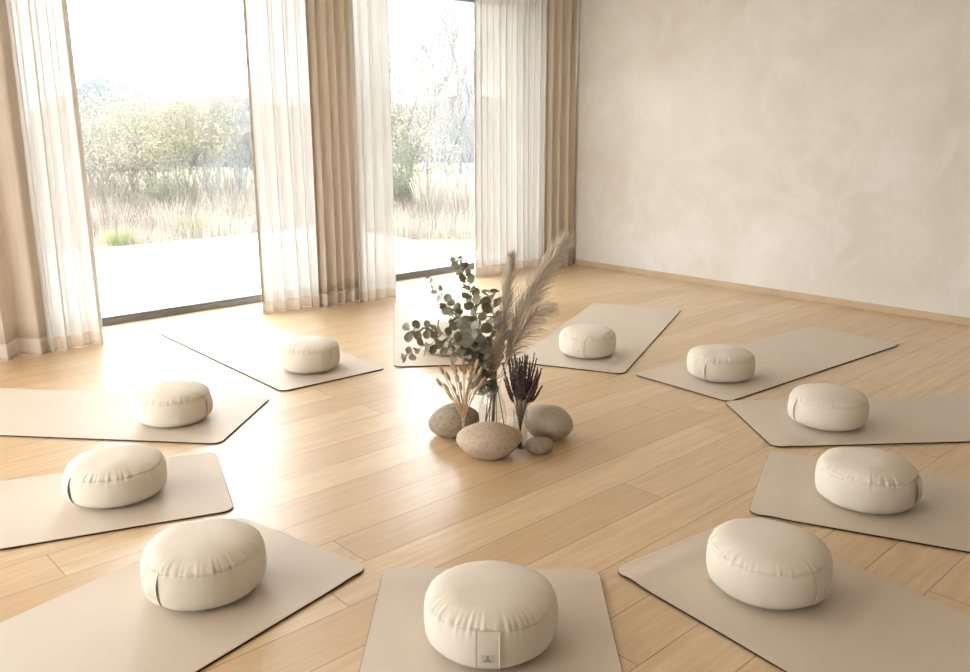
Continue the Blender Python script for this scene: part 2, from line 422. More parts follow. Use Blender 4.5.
# ------------------------------------------------------------------ yoga mats
def make_mat(x, y, ang, W, L, label, ridge=0, curl=None, seed=0):
    root = empty('yoga_mat', (x, y, 0), R(ang)); tag(root, label, 'yoga mat', 'sand yoga mats laid in a circle')
    r = .045
    xs = [r*(1-math.cos(PI/2*i/7)) for i in range(8)]
    xs += [r + (L-2*r)*i/60 for i in range(1, 60)]
    xs += [L-q for q in reversed(xs[:8])]
    ny = 20
    def hw(q):
        e = min(q, L-q)
        return W/2 if e >= r else W/2 - r + math.sqrt(max(0, r*r-(r-e)**2))
    def lift(q, p):
        z = ridge*math.exp(-((q-.085)/.035)**2) if ridge else 0
        z += .0006*(1+noise.noise(Vector((q*4+seed, p*4, 0))))
        if curl:
            cx, cy, h = curl
            d = math.hypot(q-cx*L, p-cy*W/2); z += h*math.exp(-(d/.05)**2)
        return z
    def slab(z0, z1, inset, name, m, lab=None):
        mb = MB(); cs = []
        for z in (z0, z1):
            cs.append([[(q if inset == 0 else min(max(q, inset), L-inset), (2*j/ny-1)*max(hw(q)-inset, .01), z+lift(q, (2*j/ny-1)*hw(q))) for j in range(ny+1)] for q in xs])
        c = ny+1; n0 = 0
        mb.grid(cs[1]); n1 = len(mb.v)
        for row in cs[0]: mb.v += row
        nr = len(xs)
        for i in range(nr-1):
            for j in range(ny): mb.face([n1+i*c+j, n1+i*c+j+1, n1+(i+1)*c+j+1, n1+(i+1)*c+j])
        ring = [i*c for i in range(nr)] + [(nr-1)*c+j for j in range(1, c)] + [i*c+c-1 for i in range(nr-2, -1, -1)] + [j for j in range(c-2, 0, -1)]
        n3 = len(mb.v); k = len(ring)
        mb.v += [mb.v[a] for a in ring] + [mb.v[n1+a] for a in ring]
        for a in range(k): mb.face([n3+a, n3+(a+1)%k, n3+k+(a+1)%k, n3+k+a], 0, False)
        # shading normals point up on the top
        o = mb.build(name, m, root)
        o.data.flip_normals() if o.data.polygons[0].normal.z < 0 else None
        if lab: o['label'] = lab
        return o
    slab(.0006, .0055, 0, 'base_layer', M['mat_base'], 'dark brown rubber underside')
    slab(.0055, .0075, .0015, 'top_layer', M['mat'])
    return root
MATS = {
 1: (1.7102,1.7956,-133.54,.686,1.8,'sand yoga mat nearest the viewer, at the bottom centre of the photo',.006,None),
 2: (1.3669,2.3846,-168.37,.645,1.8,'sand yoga mat running off the lower left corner of the photo',.003,None),
 3: (1.4255,3.046,-200.19,.63,1.8,'sand yoga mat at the left edge, just above the lower left corner mat',0,None),
 4: (1.8393,3.6317,130.95,.663,1.8,'pale lit sand yoga mat at the left edge, nearest the left curtain',0,None),
 5: (2.5166,3.8875,88.01,.671,1.74,'sand yoga mat pointing to the dark sill of the large window',0,(1,1,.012)),
 6: (3.1662,3.672,52.79,.66,1.829,'sand yoga mat behind the eucalyptus, in front of the second window',0,None),
 7: (3.6253,3.1725,24.37,.683,1.851,'sand yoga mat just right of the pampas grass, pointing to the corner of the room',0,(1,-1,.006)),
 8: (3.7802,2.5046,-4.03,.640,1.842,'sand yoga mat farthest to the right, lying whole before the plaster wall',0,(1,-1,.012)),
 9: (3.548,1.9619,-39.04,.639,1.8,'sand yoga mat reaching the right edge just below the mat before the plaster wall',.002,None),
 10: (2.9835,1.5728,-67.53,.668,1.8,'sand yoga mat at the right edge, above the lower right corner mat',.003,None),
 11: (2.3095,1.4853,-97.17,.648,1.8,'sand yoga mat running off the lower right corner of the photo',.006,None)}
for k, m in MATS.items(): make_mat(*m, seed=k*3.7)
MZ = .0088

# ------------------------------------------------------------------ meditation cushions
def cushion_profile():
    P = []   # (r, z, zone)  zone: signed distance along the cloth from top / bottom seam
    key = [(.0,0),(.35,.002),(.62,.010),(.80,.045),(.905,.105),(.962,.18),(.99,.29),(1,.42),(.998,.54),(.988,.64),(.967,.725),(.925,.80),(.845,.868),(.73,.922),(.58,.960),(.41,.985),(.22,.997),(.0,1)]
    n = len(key)
    def cr(p0,p1,p2,p3,t): return .5*((2*p1)+(-p0+p2)*t+(2*p0-5*p1+4*p2-p3)*t*t+(-p0+3*p1-3*p2+p3)*t**3)
    for i in range(n-1):
        a,b_,c,d = key[max(i-1,0)],key[i],key[i+1],key[min(i+2,n-1)]
        if i == 0: a = (-key[1][0], key[1][1])
        if i == n-2: d = (-key[n-2][0], key[n-2][1])
        m = 5
        for j in range(m): P.append((max(0,cr(a[0],b_[0],c[0],d[0],j/m)), cr(a[1],b_[1],c[1],d[1],j/m)))
    P.append((0,1)); return P
CPROF = cushion_profile()
TOPS, BOTS = .752, .12
RSEAM = .953
def make_cushion(x, y, rad, h, strap, label, seed, z0=MZ, tag_label=True):
    """strap: direction (degrees, room frame) the strap faces"""
    rnd = random.Random(seed)
    q = math.hypot(x, y); x -= .020*x/q; y -= .020*y/q; h *= 1.015
    root = empty('meditation_cushion', (x, y, z0), R(strap)); tag(root, label, 'cushion', 'cream meditation cushions on the mats')
    seg = 240
    fr = [(rnd.randint(30, 38), rnd.uniform(0, 6.3)), (rnd.randint(44, 56), rnd.uniform(0, 6.3)), (rnd.randint(60, 72), rnd.uniform(0, 6.3))]
    def pl(a):
        v = sum(math.sin(n*a+p) for n, p in fr)/1.9
        return max(-1, min(1, v))*(.35 + .75*max(0, noise.noise(Vector((math.cos(a)*2.2+seed, math.sin(a)*2.2, seed*1.3)))+.25))
    pls = [pl(2*PI*k/seg) for k in range(seg)]
    rows = []
    for r, z in CPROF:
        row = []
        for k in range(seg):
            a = 2*PI*k/seg
            d = 0
            if z > TOPS: d += .0046*math.exp(-max(RSEAM-r, 0)*rad/.017)*pls[k]
            elif z > .4: d += .0030*math.exp(-(TOPS-z)*h/.014)*pls[k]
            if z < BOTS: d += .0016*math.exp(-(BOTS-z)*h/.006)*pls[(k+31)%seg]
            elif z < .4: d += .0026*math.exp(-(z-BOTS)*h/.010)*pls[(k+31)%seg]
            d -= .0032*math.exp(-((z-TOPS)*h/.0022)**2) + .0022*math.exp(-((z-BOTS)*h/.0022)**2)
            ln = noise.noise(Vector((r*math.cos(a)*1.7+seed*2, r*math.sin(a)*1.7, z*1.2)))*.003
            rr = rad*r + (d + ln)*min(1, r*1.6)
            zz = h*z + (ln*1.4 if z > .8 else 0)*1 + (d*.5 if z > TOPS else 0)
            row.append((rr*math.cos(a), rr*math.sin(a), max(zz, 0)))
        rows.append(row)
    mb = MB(); mb.grid(rows, 0, True); mb.build('cover', M['cushion'], root)
    # strap on the side, standing a little proud of the cover
    hwid = .031
    zl = [BOTS-.01 + (TOPS-BOTS+.02)*i/16 for i in range(17)]
    def rz(z):
        for (r0, q0), (r1, q1) in zip(CPROF, CPROF[1:]):
            if q0 <= z <= q1: return r0 + (r1-r0)*(z-q0)/max(q1-q0, 1e-6)
        return .9
    def prow(off, wid):
        out = []
        for z in zl:
            e = math.sin(PI*(z-zl[0])/(zl[-1]-zl[0]))
            rr = rad*rz(z)
            out.append([((rr+off*(.25+.75*e) - t*t/(2*rr)*.9), t, h*z) for t in [wid*(j/6-1) for j in range(13)]])
        return out
    mb = MB(); f = prow(.0084, hwid); bk = prow(.0056, hwid); c = 13
    mb.grid(f); n2 = len(mb.v)
    for row in bk: mb.v += row
    nr = len(zl)
    for i in range(nr-1):
        for j in range(c-1): mb.face([n2+i*c+j, n2+i*c+j+1, n2+(i+1)*c+j+1, n2+(i+1)*c+j])
        mb.face([i*c, n2+i*c, n2+(i+1)*c, (i+1)*c]); mb.face([i*c+c-1, (i+1)*c+c-1, n2+(i+1)*c+c-1, n2+i*c+c-1])
    st = mb.build('strap', M['strap'], root)
    # small woven label with an emblem: a seated figure
    zc = h*(BOTS+.25); zn = zc/h
    def patch(t, dz, off): 
        rr = rad*rz(zn+dz/h)
        return (rr+.0086+off - t*t/(2*rr)*.9, t, zc+dz)
    mb = MB()
    mb.grid([[patch(-.017+.034*j/6, -.013+.026*i/4, .0006) for j in range(7)] for i in range(5)], 0)
    def disc(ct, cz, ra, rb):
        n = len(mb.v); mb.v += [patch(ct+ra*math.cos(2*PI*k/14), cz+rb*math.sin(2*PI*k/14), .0014) for k in range(14)]
        mb.face([n+k for k in range(14)], 1)
    disc(0, .0065, .0034, .0034); disc(0, -.0015, .0048, .0042); disc(-.0062, -.0058, .0052, .0024); disc(.0062, -.0058, .0052, .0024)
    mb.build('tag', [M['logo'], M['ink']] if tag_label else [M['strap'], M['logo']], st)
    return root
def view_dir(x, y, off):
    """direction from the cushion to the viewpoint, turned by off degrees to the viewer's right"""
    return math.degrees(math.atan2(-y, -x)) + off
CUS = {
 1: (1.4614,1.5353,.184,.1707,-2,'cream round cushion nearest the viewer, its strap with a grey tag facing front'),
 2: (1.0046,2.3304,.1825,.1735,-56,'large cream round cushion on the lower left corner mat'),
 3: (1.064,3.2041,.182,.1611,-72,'cream round cushion at the left edge, just above the lower left corner cushion'),
 4: (1.5883,3.8824,.1765,.1671,64,'cream round cushion at the left nearest the curtain, strap at its right end'),
 5: (2.5373,4.19,.1735,.174,34,'cream round cushion in front of the large window sill, paler top in window light'),
 6: (3.378,3.951,.176,.168,10,'cream round cushion mostly hidden behind the eucalyptus branches'),
 7: (3.9546,3.2932,.1743,.1694,-17,'cream round cushion directly right of the pampas plumes'),
 8: (4.1348,2.4712,.1845,.1624,-35,'cream round cushion on the mat lying before the plaster wall'),
 9: (3.8345,1.7051,.1789,.1668,-62,'cream round cushion at the right, strap at its left, below the wall mat'),
 10: (3.1156,1.2102,.1817,.169,77,'cream round cushion at the far right, strap at its right end'),
 11: (2.2737,1.1473,.1828,.1704,57,'large cream round cushion on the lower right corner mat')}
for k, (x, y, rad, h, off, lab) in CUS.items():
    make_cushion(x, y, rad, h, view_dir(x, y, off), lab, k, tag_label=(k == 1))

# ------------------------------------------------------------------ stones
def make_stone(x, y, a, br, c, m, label, seed, rz=0, bumpy=.10, skew=0):
    X, Y = w2(x, y)
    root = empty('river_stone', (X, Y, 0), -PHI + R(rz)); tag(root, label, 'stone', 'smooth stones around the dried flowers')
    mb = MB(); rows = []
    nlat, seg = 34, 56
    zlift = c*.93
    for i in range(nlat+1):
        be = -PI/2 + PI*i/nlat; row = []
        for k in range(seg):
            al = 2*PI*k/seg
            d = Vector((math.cos(be)*math.cos(al), math.cos(be)*math.sin(al), math.sin(be)))
            n = 1 + bumpy*noise.noise(d*1.1 + Vector((seed*3.1, seed, 0))) + .3*bumpy*noise.noise(d*2.6 + Vector((seed, 0, seed*2)))
            p = Vector((d.x*a, d.y*a*br, d.z*c))*n
            p.z += skew*p.x*(1 if d.z > 0 else .3)
            row.append((p.x, p.y, max(p.z+zlift, 0)))
        rows.append(row)
    mb.grid(rows, 0, True)
    mb.build('body', m, root)
    root['__x'] = 1; del root['__x']
    return root
def stone_obj(x, y, a, br, c, m, label, seed, **k):
    r = make_stone(x, y, a, br, c, m, label, seed, **k)
    o = r.children[0]
    o.parent = None; o.name = 'river_stone'; o.location = r.location; o.rotation_euler = r.rotation_euler
    tag(o, r['label'], r['category'], r['group']); bpy.data.objects.remove(r)
    o.name = 'river_stone'
stone_obj(.015,3.454,.139,.75,.077, M['stone_tan'], 'tan oval river stone in front of the vases, the nearest and widest stone', 2)
stone_obj(-.146,3.705,.116,.85,.075, M['stone_grey'], 'dark speckled river stone left of the bunny tail grass', 5, skew=.12)
stone_obj(.287,3.668,.113,.95,.080, M['stone_sand'], 'large pale sandy river stone right of the lavender vase', 9, skew=-.12)
stone_obj(.236,3.484,.063,.8,.037, M['stone_olive'], 'smallest river stone, olive grey, in front of the right stone', 14, bumpy=.06)

# ------------------------------------------------------------------ vases
def make_vase(x, y, outer, label, name, m, wall=.0025, group='glass vases of the centrepiece'):
    X, Y = w2(x, y)
    inner = [(max(r-wall, .001), max(z, wall*2)) for r, z in reversed(outer)]
    mb = MB(); mb.lathe([(0.0005, 0)] + outer + inner + [(0.0005, wall*2)], 40)
    o = mb.build(name, m); o.location = (X, Y, 0); tag(o, label, 'vase', group)
    return Vector((X, Y, 0))
VE = make_vase(.035, 3.80, [(.050,0),(.060,.006),(.066,.03),(.066,.075),(.058,.12),(.045,.16),(.037,.19),(.036,.215),(.041,.235)],
    'clear glass vase holding the eucalyptus and pampas, behind the front stone', 'glass_vase', M['glass'])
VL = make_vase(.155, 3.55, [(.027,0),(.030,.003),(.0315,.04),(.031,.09),(.0305,.135),(.033,.172)],
    'slim grey tinted glass vase holding the lavender', 'glass_vase', M['smoke'])
VB = make_vase(-.092, 3.572, [(.016,0),(.020,.003),(.021,.05),(.018,.08),(.013,.095),(.013,.112),(.015,.12)],
    'small clear glass bottle holding the bunny tail grass', 'glass_bottle', M['glass'])

def spline(pts, n=8):
    pts = [Vector(p) for p in pts]; out = []
    P = [pts[0]*2-pts[1]] + pts + [pts[-1]*2-pts[-2]]
    for i in range(1, len(P)-2):
        for j in range(n):
            t = j/n; p0,p1,p2,p3 = P[i-1:i+3]
            out.append(.5*((2*p1)+(-p0+p2)*t+(2*p0-5*p1+4*p2-p3)*t*t+(-p0+3*p1-3*p2+p3)*t**3))
    out.append(pts[-1]); return out
def along(path, t):
    k = t*(len(path)-1); i = min(int(k), len(path)-2); f = k-i
    return path[i].lerp(path[i+1], f), (path[i+1]-path[i]).normalized()

# ------------------------------------------------------------------ eucalyptus
def leaf(mb, p, d, nrm, ln, wd):
    """round cupped leaf from p along d"""
    s = d.cross(nrm).normalized(); nrm = s.cross(d).normalized()
    n = len(mb.v)
    mb.v.append(tuple(p))
    rows = [(.12,.42),(.34,.86),(.60,1.0),(.82,.78),(.95,.42)]
    for a, w in rows:
        for k in (-1, -.5, 0, .5, 1):
            q = p + d*ln*a + s*(wd*.5*w*k) + nrm*(ln*.10*(k*k) - ln*.12*a*a)
            mb.v.append(tuple(q))
    mb.v.append(tuple(p + d*ln - nrm*ln*.12))
    for j in range(4): mb.face([n, n+2+j, n+1+j])
    for i in range(len(rows)-1):
        for j in range(4):
            q = n+1+i*5+j; mb.face([q, q+1, q+6, q+5])
    q = n+1+(len(rows)-1)*5
    for j in range(4): mb.face([q+j, q+j+1, len(mb.v)-1])
def euc_branch(pix, ahead, label, leaf_from, n, size, tip, m, seed, stem_r=.0028, pairs=True):
    rnd = random.Random(seed)
    base = VE + Vector((rnd.uniform(-.04,.04), rnd.uniform(-.03,.03), .012))
    neck = VE + Vector((rnd.uniform(-.016,.016), rnd.uniform(-.016,.016), .225))
    pts = [base, neck] + [at(u, v, ahead[0]+(ahead[1]-ahead[0])*(i+1)/len(pix)) for i, (u, v) in enumerate(pix)]
    path = spline(pts, 8)
    root = empty('eucalyptus_branch', base); tag(root, label, 'eucalyptus', 'eucalyptus branches in the clear vase')
    loc = [p-base for p in path]
    mb = MB(); mb.tube(loc, [stem_r*(1-.65*i/(len(loc)-1)) for i in range(len(loc))], 6); mb.build('stem', M['euc_stem'], root)
    mb = MB(); n = int(n*1.4)
    for i in range(n):
        t = leaf_from + (1-leaf_from)*i/(n-1)
        p, d = along(loc, t)
        s = size*(1-(1-tip)*((t-leaf_from)/(1-leaf_from))**1.6)
        a0 = i*PI/2*1.05 + rnd.uniform(-.3,.3)
        u = d.orthogonal().normalized(); w = d.cross(u)
        for q in ((0, PI) if pairs else (0,)):
            a = a0+q+rnd.uniform(-.25,.25)
            side = u*math.cos(a)+w*math.sin(a)
            ld = (side + d*rnd.uniform(.25,.6) + Vector((0,0,rnd.uniform(-.25,.1)))).normalized()
            nr = (Vector((rnd.gauss(0,.6), rnd.gauss(0,.6), rnd.gauss(.25,.5))) - Vector((.68,.73,0))*.8).normalized()
            k = s*rnd.uniform(.85,1.2)
            leaf(mb, p + side*.003, ld, nr, k, k*rnd.uniform(.88,1.05))
    mb.build('foliage', m, root)
A = 3.80
euc_branch([(487,372),(480,333),(472,298),(464,272),(457,259)], (A,A-.05), 'tallest eucalyptus branch, standing straight up left of the pampas', .36, 17, .054, .5, M['euc'], 1)
euc_branch([(484,380),(472,350),(461,325),(453,312),(446,303)], (A,A-.10), 'eucalyptus branch of mid height leaning left, second below the tallest', .38, 12, .050, .7, M['euc'], 2)
euc_branch([(483,385),(468,354),(450,338),(430,329),(410,331)], (A,A-.14), 'upper of the two eucalyptus branches reaching far left', .34, 13, .047, .9, M['euc'], 3)
euc_branch([(482,392),(466,364),(449,349),(428,345),(406,356)], (A,A-.20), 'lower of the two eucalyptus branches reaching far left', .34, 11, .046, .85, M['euc'], 4)
euc_branch([(482,376),(466,336),(450,312),(438,291),(428,279)], (A,A+.12), 'thin pale eucalyptus branch at the upper left with small sparse leaves', .55, 7, .036, .6, M['euc_pale'], 5, .0018)
euc_branch([(491,378),(494,348),(494,322),(492,305),(490,293)], (A,A+.06), 'dark eucalyptus branch beside the short pampas plume', .40, 11, .054, 1.0, M['euc'], 6)
euc_branch([(486,385),(480,362),(475,345),(472,334),(470,325)], (A,A-.12), 'eucalyptus branch with large silvery leaves at the middle of the bunch', .42, 8, .052, .9, M['euc_pale'], 7)
euc_branch([(489,392),(486,376),(482,360),(480,348)], (A,A-.07), 'short eucalyptus branch low over the vase neck', .36, 10, .046, .9, M['euc'], 8)

# ------------------------------------------------------------------ pampas
def pampas(pix, ahead, label, h0, n, ln, spread, droop, m, seed, side=None):
    rnd = random.Random(seed)
    base = VE + Vector((rnd.uniform(-.02,.045), rnd.uniform(-.035,.02), .012))
    neck = VE + Vector((rnd.uniform(0,.018), rnd.uniform(-.016,.01), .228))
    pts = [base, neck] + [at(u, v, ahead[0]+(ahead[1]-ahead[0])*(i+1)/len(pix)) for i, (u, v) in enumerate(pix)]
    path = [p-base for p in spline(pts, 8)]
    root = empty('pampas_plume', base); tag(root, label, 'pampas grass', 'pampas plumes in the clear vase')
    mb = MB(); mb.tube(path, [.003*(1-.75*i/(len(path)-1)) for i in range(len(path))], 6); mb.build('stem', M['straw'], root)
    mb = MB(); sd = Vector(w2(1, 0) + (0,)) if side is None else Vector(w2(*side) + (0,))
    for i in range(n):
        t = h0 + (1-h0)*rnd.random()**.9
        p, d = along(path, t)
        rel = (t-h0)/(1-h0)
        env = (min(1, rel/.25)*.6+.4)*(1-.45*rel**1.3)
        a = rnd.uniform(0, 2*PI); u = d.orthogonal().normalized(); w = d.cross(u)
        out = (u*math.cos(a)+w*math.sin(a))
        out = out + sd*.5*max(0, spread-.25)
        L_ = ln*env*rnd.uniform(.55,1.15)
        q = [p]; v = (d + out*spread*(1-.62*rel**1.5)*rnd.uniform(.4,1.1)).normalized()
        steps = 5
        for j in range(steps):
            v = (v + Vector((0,0,-droop*rnd.uniform(.5,1.3))) + out*.04 + Vector((rnd.gauss(0,.05), rnd.gauss(0,.05), rnd.gauss(0,.05)))).normalized()
            q.append(q[-1] + v*L_/steps)
        r0 = rnd.uniform(.0010,.0017)
        mb.tube(q, [r0, r0*1.25, r0*1.15, r0*.95, r0*.7, r0*.3], 3, 0, False)
    mb.build('plume', m, root)
pampas([(502,372),(513,335),(529,298),(547,266),(559,248)], (A,A+.05), 'tallest pampas plume, cream, leaning to the right', .40, 1500, .165, .46, .05, M['pampas'], 3, (1,-.2))
pampas([(496,378),(500,345),(505,310),(508,280),(510,262)], (A,A+.02), 'upright cream pampas plume beside the eucalyptus', .38, 1100, .12, .44, .04, M['pampas'], 7)
pampas([(503,375),(513,348),(524,327),(534,314),(540,309)], (A-.02,A-.06), 'drooping tan pampas plume at the right with loose wisps', .40, 420, .15, .55, .20, M['pampas_dark'], 12, (1,0))
pampas([(493,375),(493,362),(495,350),(498,338)], (A,A-.08), 'short tan pampas tuft low in front of the upright plume', .40, 600, .085, .46, .08, M['pampas_dark'], 15)

# ------------------------------------------------------------------ bunny tails
rnd = random.Random(4)
heads = [(443,373),(441,385),(453,369),(452,398),(458,381),(461,389),(465,373),(476,367),(473,377),(479,374),(481,384),(474,394),(459,401),(455,391),(470,383),(466,398),(448,390),(463,366),(470,374),(456,372),(449,379),(478,388),(468,391)]
for i, (u, v) in enumerate(heads):
    ah = 3.572 + rnd.uniform(-.05,.05)
    tip = at(u, v, ah); base = VB + Vector((rnd.uniform(-.009,.009), rnd.uniform(-.009,.009), .008))
    neck = VB + Vector((rnd.uniform(-.006,.006), rnd.uniform(-.006,.006), .115))
    path = [p-base for p in spline([base, neck, (neck*.45+tip*.55)+Vector((0,0,.012)), tip], 6)]
    root = empty('bunny_tail_stem', base); tag(root, 'straw coloured bunny tail grass stem in the small glass bottle', 'dried grass', 'bunny tail grass stems in the small bottle')
    mb = MB(); mb.tube(path, .0019, 5); mb.build('stem', M['straw'], root)
    d = (path[-1]-path[-4]).normalized(); p0 = path[-1]-d*.008
    mb = MB(); u_ = d.orthogonal().normalized(); w_ = d.cross(u_)
    prof = [(.0008,0),(.006,.007),(.0085,.017),(.0076,.028),(.005,.038),(.0006,.046)]
    mb.grid([[p0 + d*z + (u_*math.cos(2*PI*k/10)+w_*math.sin(2*PI*k/10))*r_ for k in range(10)] for r_, z in prof], 0, True)
    for k in range(90):
        z = rnd.uniform(.002,.042); a = rnd.uniform(0, 2*PI); o = u_*math.cos(a)+w_*math.sin(a)
        s = p0 + d*z + o*.004; e = s + (o*.55+d*.8).normalized()*rnd.uniform(.006,.011)
        mb.tube([s, e], [.0005,.00015], 3, 0, False)
    mb.build('seed_head', M['bunny'], root)

# ------------------------------------------------------------------ lavender
rnd = random.Random(9)
for i in range(56):
    fx = rnd.uniform(-1, 1); fy = rnd.uniform(-1, 1)
    if fx*fx+fy*fy > 1: fx *= .7; fy *= .7
    hgt = .395 + rnd.uniform(-.09,.05) - .035*abs(fx)
    right = Vector(w2(1, 0)+(0,)); fwd = Vector(w2(0, 1)+(0,))
    base = VL + right*(fx*-.010) + fwd*(fy*-.010) + Vector((0,0,.008))
    neck = VL + right*(fx*.022) + fwd*(fy*.022) + Vector((0,0,.17))
    tip = VL + right*(fx*.100+.004) + fwd*(fy*.075) + Vector((0,0,hgt))
    path = [p-base for p in spline([base, neck, neck.lerp(tip,.55)+right*fx*.004, tip], 6)]
    root = empty('lavender_sprig', base); tag(root, 'dark dried lavender sprig in the slim grey glass vase', 'lavender', 'dried lavender sprigs in the slim vase')
    mb = MB(); mb.tube(path, .0012, 5); mb.build('stem', M['lav_stem'], root)
    mb = MB(); n = 20
    for k in range(n):
        t = .56 + .44*k/(n-1)
        p, d = along(path, t); u_ = d.orthogonal().normalized(); w_ = d.cross(u_)
        if k in (1,): continue
        for j in range(5):
            a = j*2*PI/5 + rnd.uniform(0,6); o = u_*math.cos(a)+w_*math.sin(a); s = .0044*(1-.5*k/n)*rnd.uniform(.8,1.25)
            c = p + o*s*.75 + d*rnd.uniform(-.003,.003)
            mb.tube([c-(d*1.0+o*.2)*s*.9, c, c+(d*1.1+o*.6)*s*1.0], [s*.35, s*.62, s*.2], 5)
    mb.build('flower_spike', M['lav'], root)

# ------------------------------------------------------------------ outdoors
b = MB(); b.box((-9, YW+.075, -.22), (6.52, 10.1, -.012)); b.box((-9, -6, -.22), (XL-.2, YW+.075, -.012)); tag(b.build('terrace', M['concrete'], None, False), kind='structure')  # second slab: unseen left wing, added to bounce daylight indoors
def gz(x, y):
    d = max(0, max(y-10.1, x-6.5)); d2 = max(0, d-60)
    return -.07 - .025*min(d, 10) - .045*max(0, min(d, 60)-10) + .025*d2 + .04*noise.noise(Vector((x*.5, y*.5, 0)))*(1 if d > .3 else 0)
mb = MB(); gx = [-60,-40,-25,-15,-9.1,-4,0,2,4,6,6.6,8,10,12,15,19,24,30,40,55,75,100,130]; gy = [-40,-6.2,0,6.3,8,10.05,10.3,11,12,13,14.5,16,18,21,25,30,38,50,70,95,120,150]
mb.grid([[(x, y, -.3 if (x < 6.6 and y < 10.06) else gz(x, y)) for x in gx] for y in gy]); struct('ground_meadow', mb, M['meadow'], None, True)

def tuft_mesh(rnd, mb, c, n, h, spread, w=.004, lean=.35, plume=False):
    for i in range(n):
        a = rnd.uniform(0, 2*PI); r_ = spread*math.sqrt(rnd.random())
        p = Vector(c) + Vector((r_*math.cos(a), r_*math.sin(a), 0)); hh = h*rnd.uniform(.55,1.1)
        o = Vector((math.cos(a), math.sin(a), 0))*lean*rnd.uniform(.2,1.2) + Vector((rnd.gauss(0,.1), rnd.gauss(0,.1), 0))
        q = [p, p+Vector((0,0,hh*.5))+o*hh*.25, p+Vector((0,0,hh*.95))+o*hh*.8]
        if plume and rnd.random() < .3: mb.tube(q, [w*.6, w*1.0, w*2.2], 3, 0, False)
        else: mb.tube(q, [w, w*.8, w*.25], 3, 0, False)
def ground_at(u, dist, dz=0):
    a = (u-485)/FPX/math.cos(PITCH)*1.0
    X, Y = w2(a*dist, dist)
    return Vector((X, Y, gz(X, Y)+dz))
rnd = random.Random(77)
mb = MB()
for i in range(330):
    u = rnd.uniform(60, 300); ah = rnd.uniform(10.4, 14.5)
    g = ground_at(u, ah)
    if g.y < 10.25 and g.x < 6.7: continue
    k = .5+.9*max(0, noise.noise(Vector((g.x*.7, g.y*.7, 3)))+.35)
    tuft_mesh(rnd, mb, g, 26, rnd.uniform(.16,.44)*k, .25, .004, .35)
for i in range(120):
    u = rnd.uniform(392, 480); ah = rnd.uniform(11, 15)
    g = ground_at(u, ah)
    if g.x < 6.75: continue
    tuft_mesh(rnd, mb, g, 22, rnd.uniform(.15,.35), .22, .0045, .3)
tag(mb.build('dry_grass', M['reed']), 'tall dry straw grass growing along the terrace edge outside', 'grass', kind='stuff')
def grass_clump(u, ah, n, h, sp, m, label, name, cat, w=.004, plume=False, seed=0):
    r_ = random.Random(seed+int(u)); g = ground_at(u, ah); mb = MB(); tuft_mesh(r_, mb, (0,0,0), n, h, sp, w, .16 if plume else .4, plume)
    o = mb.build(name, m); o.location = g; tag(o, label, cat)
grass_clump(131, 10.55, 170, .18, .16, M['grass'], 'small fresh green grass clump at the terrace edge', 'grass_clump', 'grass')
grass_clump(212, 11.6, 240, .26, .25, M['grass'], 'yellow green grass clump at the terrace edge below the grey thicket', 'grass_clump', 'grass')
grass_clump(432, 12.2, 420, .80, .15, M['reed'], 'tall pinkish ornamental grass clump outside the second window', 'ornamental_grass', 'ornamental grass', .004, True)
grass_clump(463, 13.2, 300, .7, .3, M['reed'], 'smaller dry ornamental grass clump right of the tall one outside', 'ornamental_grass', 'ornamental grass', .005, True)
mb = MB(); r_ = random.Random(5)
for i in range(120):
    g = ground_at(r_.uniform(385, 480), r_.uniform(11.5, 16)); 
    if g.x < 6.7: continue
    tuft_mesh(r_, mb, g, 22, .10, .25, .004, .5)
tag(mb.build('lawn_grass', M['grass']), 'short green lawn beyond the corner of the terrace', 'grass', kind='stuff')

mb = MB(); r_ = random.Random(15)
for i in range(420):
    u = r_.choice((r_.uniform(40, 310), r_.uniform(40, 310), r_.uniform(385, 560))); ah = r_.uniform(11.8, 19); g = ground_at(u, ah, -.02)
    if g.y < 10.6 and g.x < 7.2: continue
    tuft_mesh(r_, mb, g, 20, r_.uniform(.35,.95)*(.7 if ah < 13.5 else 1), .38, .0042, .55)
tag(mb.build('undergrowth', M['twig']), 'tangled mauve grey stems of undergrowth below the shrubs outside', 'undergrowth', kind='stuff')
def grow(mb, tw, rnd, p, d, L_, r_, depth, tips, bend=.25, up=.08, kids=(3,5), ratio=.62):
    q = [p]; v = d.normalized(); n = 4
    for i in range(n):
        v = (v + Vector((rnd.gauss(0,bend*.5), rnd.gauss(0,bend*.5), up+rnd.gauss(0,bend*.3)))).normalized()
        q.append(q[-1]+v*L_/n)
    (mb if depth > 1 else tw).tube(q, [r_*(1-.5*i/n) for i in range(n+1)], 5 if depth > 2 else 3, 0, False)
    if depth == 0: tips.append((q[-1], v)); return
    for i in range(rnd.randint(*kids)):
        t = rnd.uniform(.3, 1); pp, dd = along(q, t)
        o = Vector((rnd.gauss(0,1), rnd.gauss(0,1), rnd.gauss(.2,.6))).normalized()
        grow(mb, tw, rnd, pp, (dd + o*.75), L_*ratio*rnd.uniform(.75,1.2), r_*.55, depth-1, tips, bend, up, kids, ratio)
    tips.append((q[-1], v))
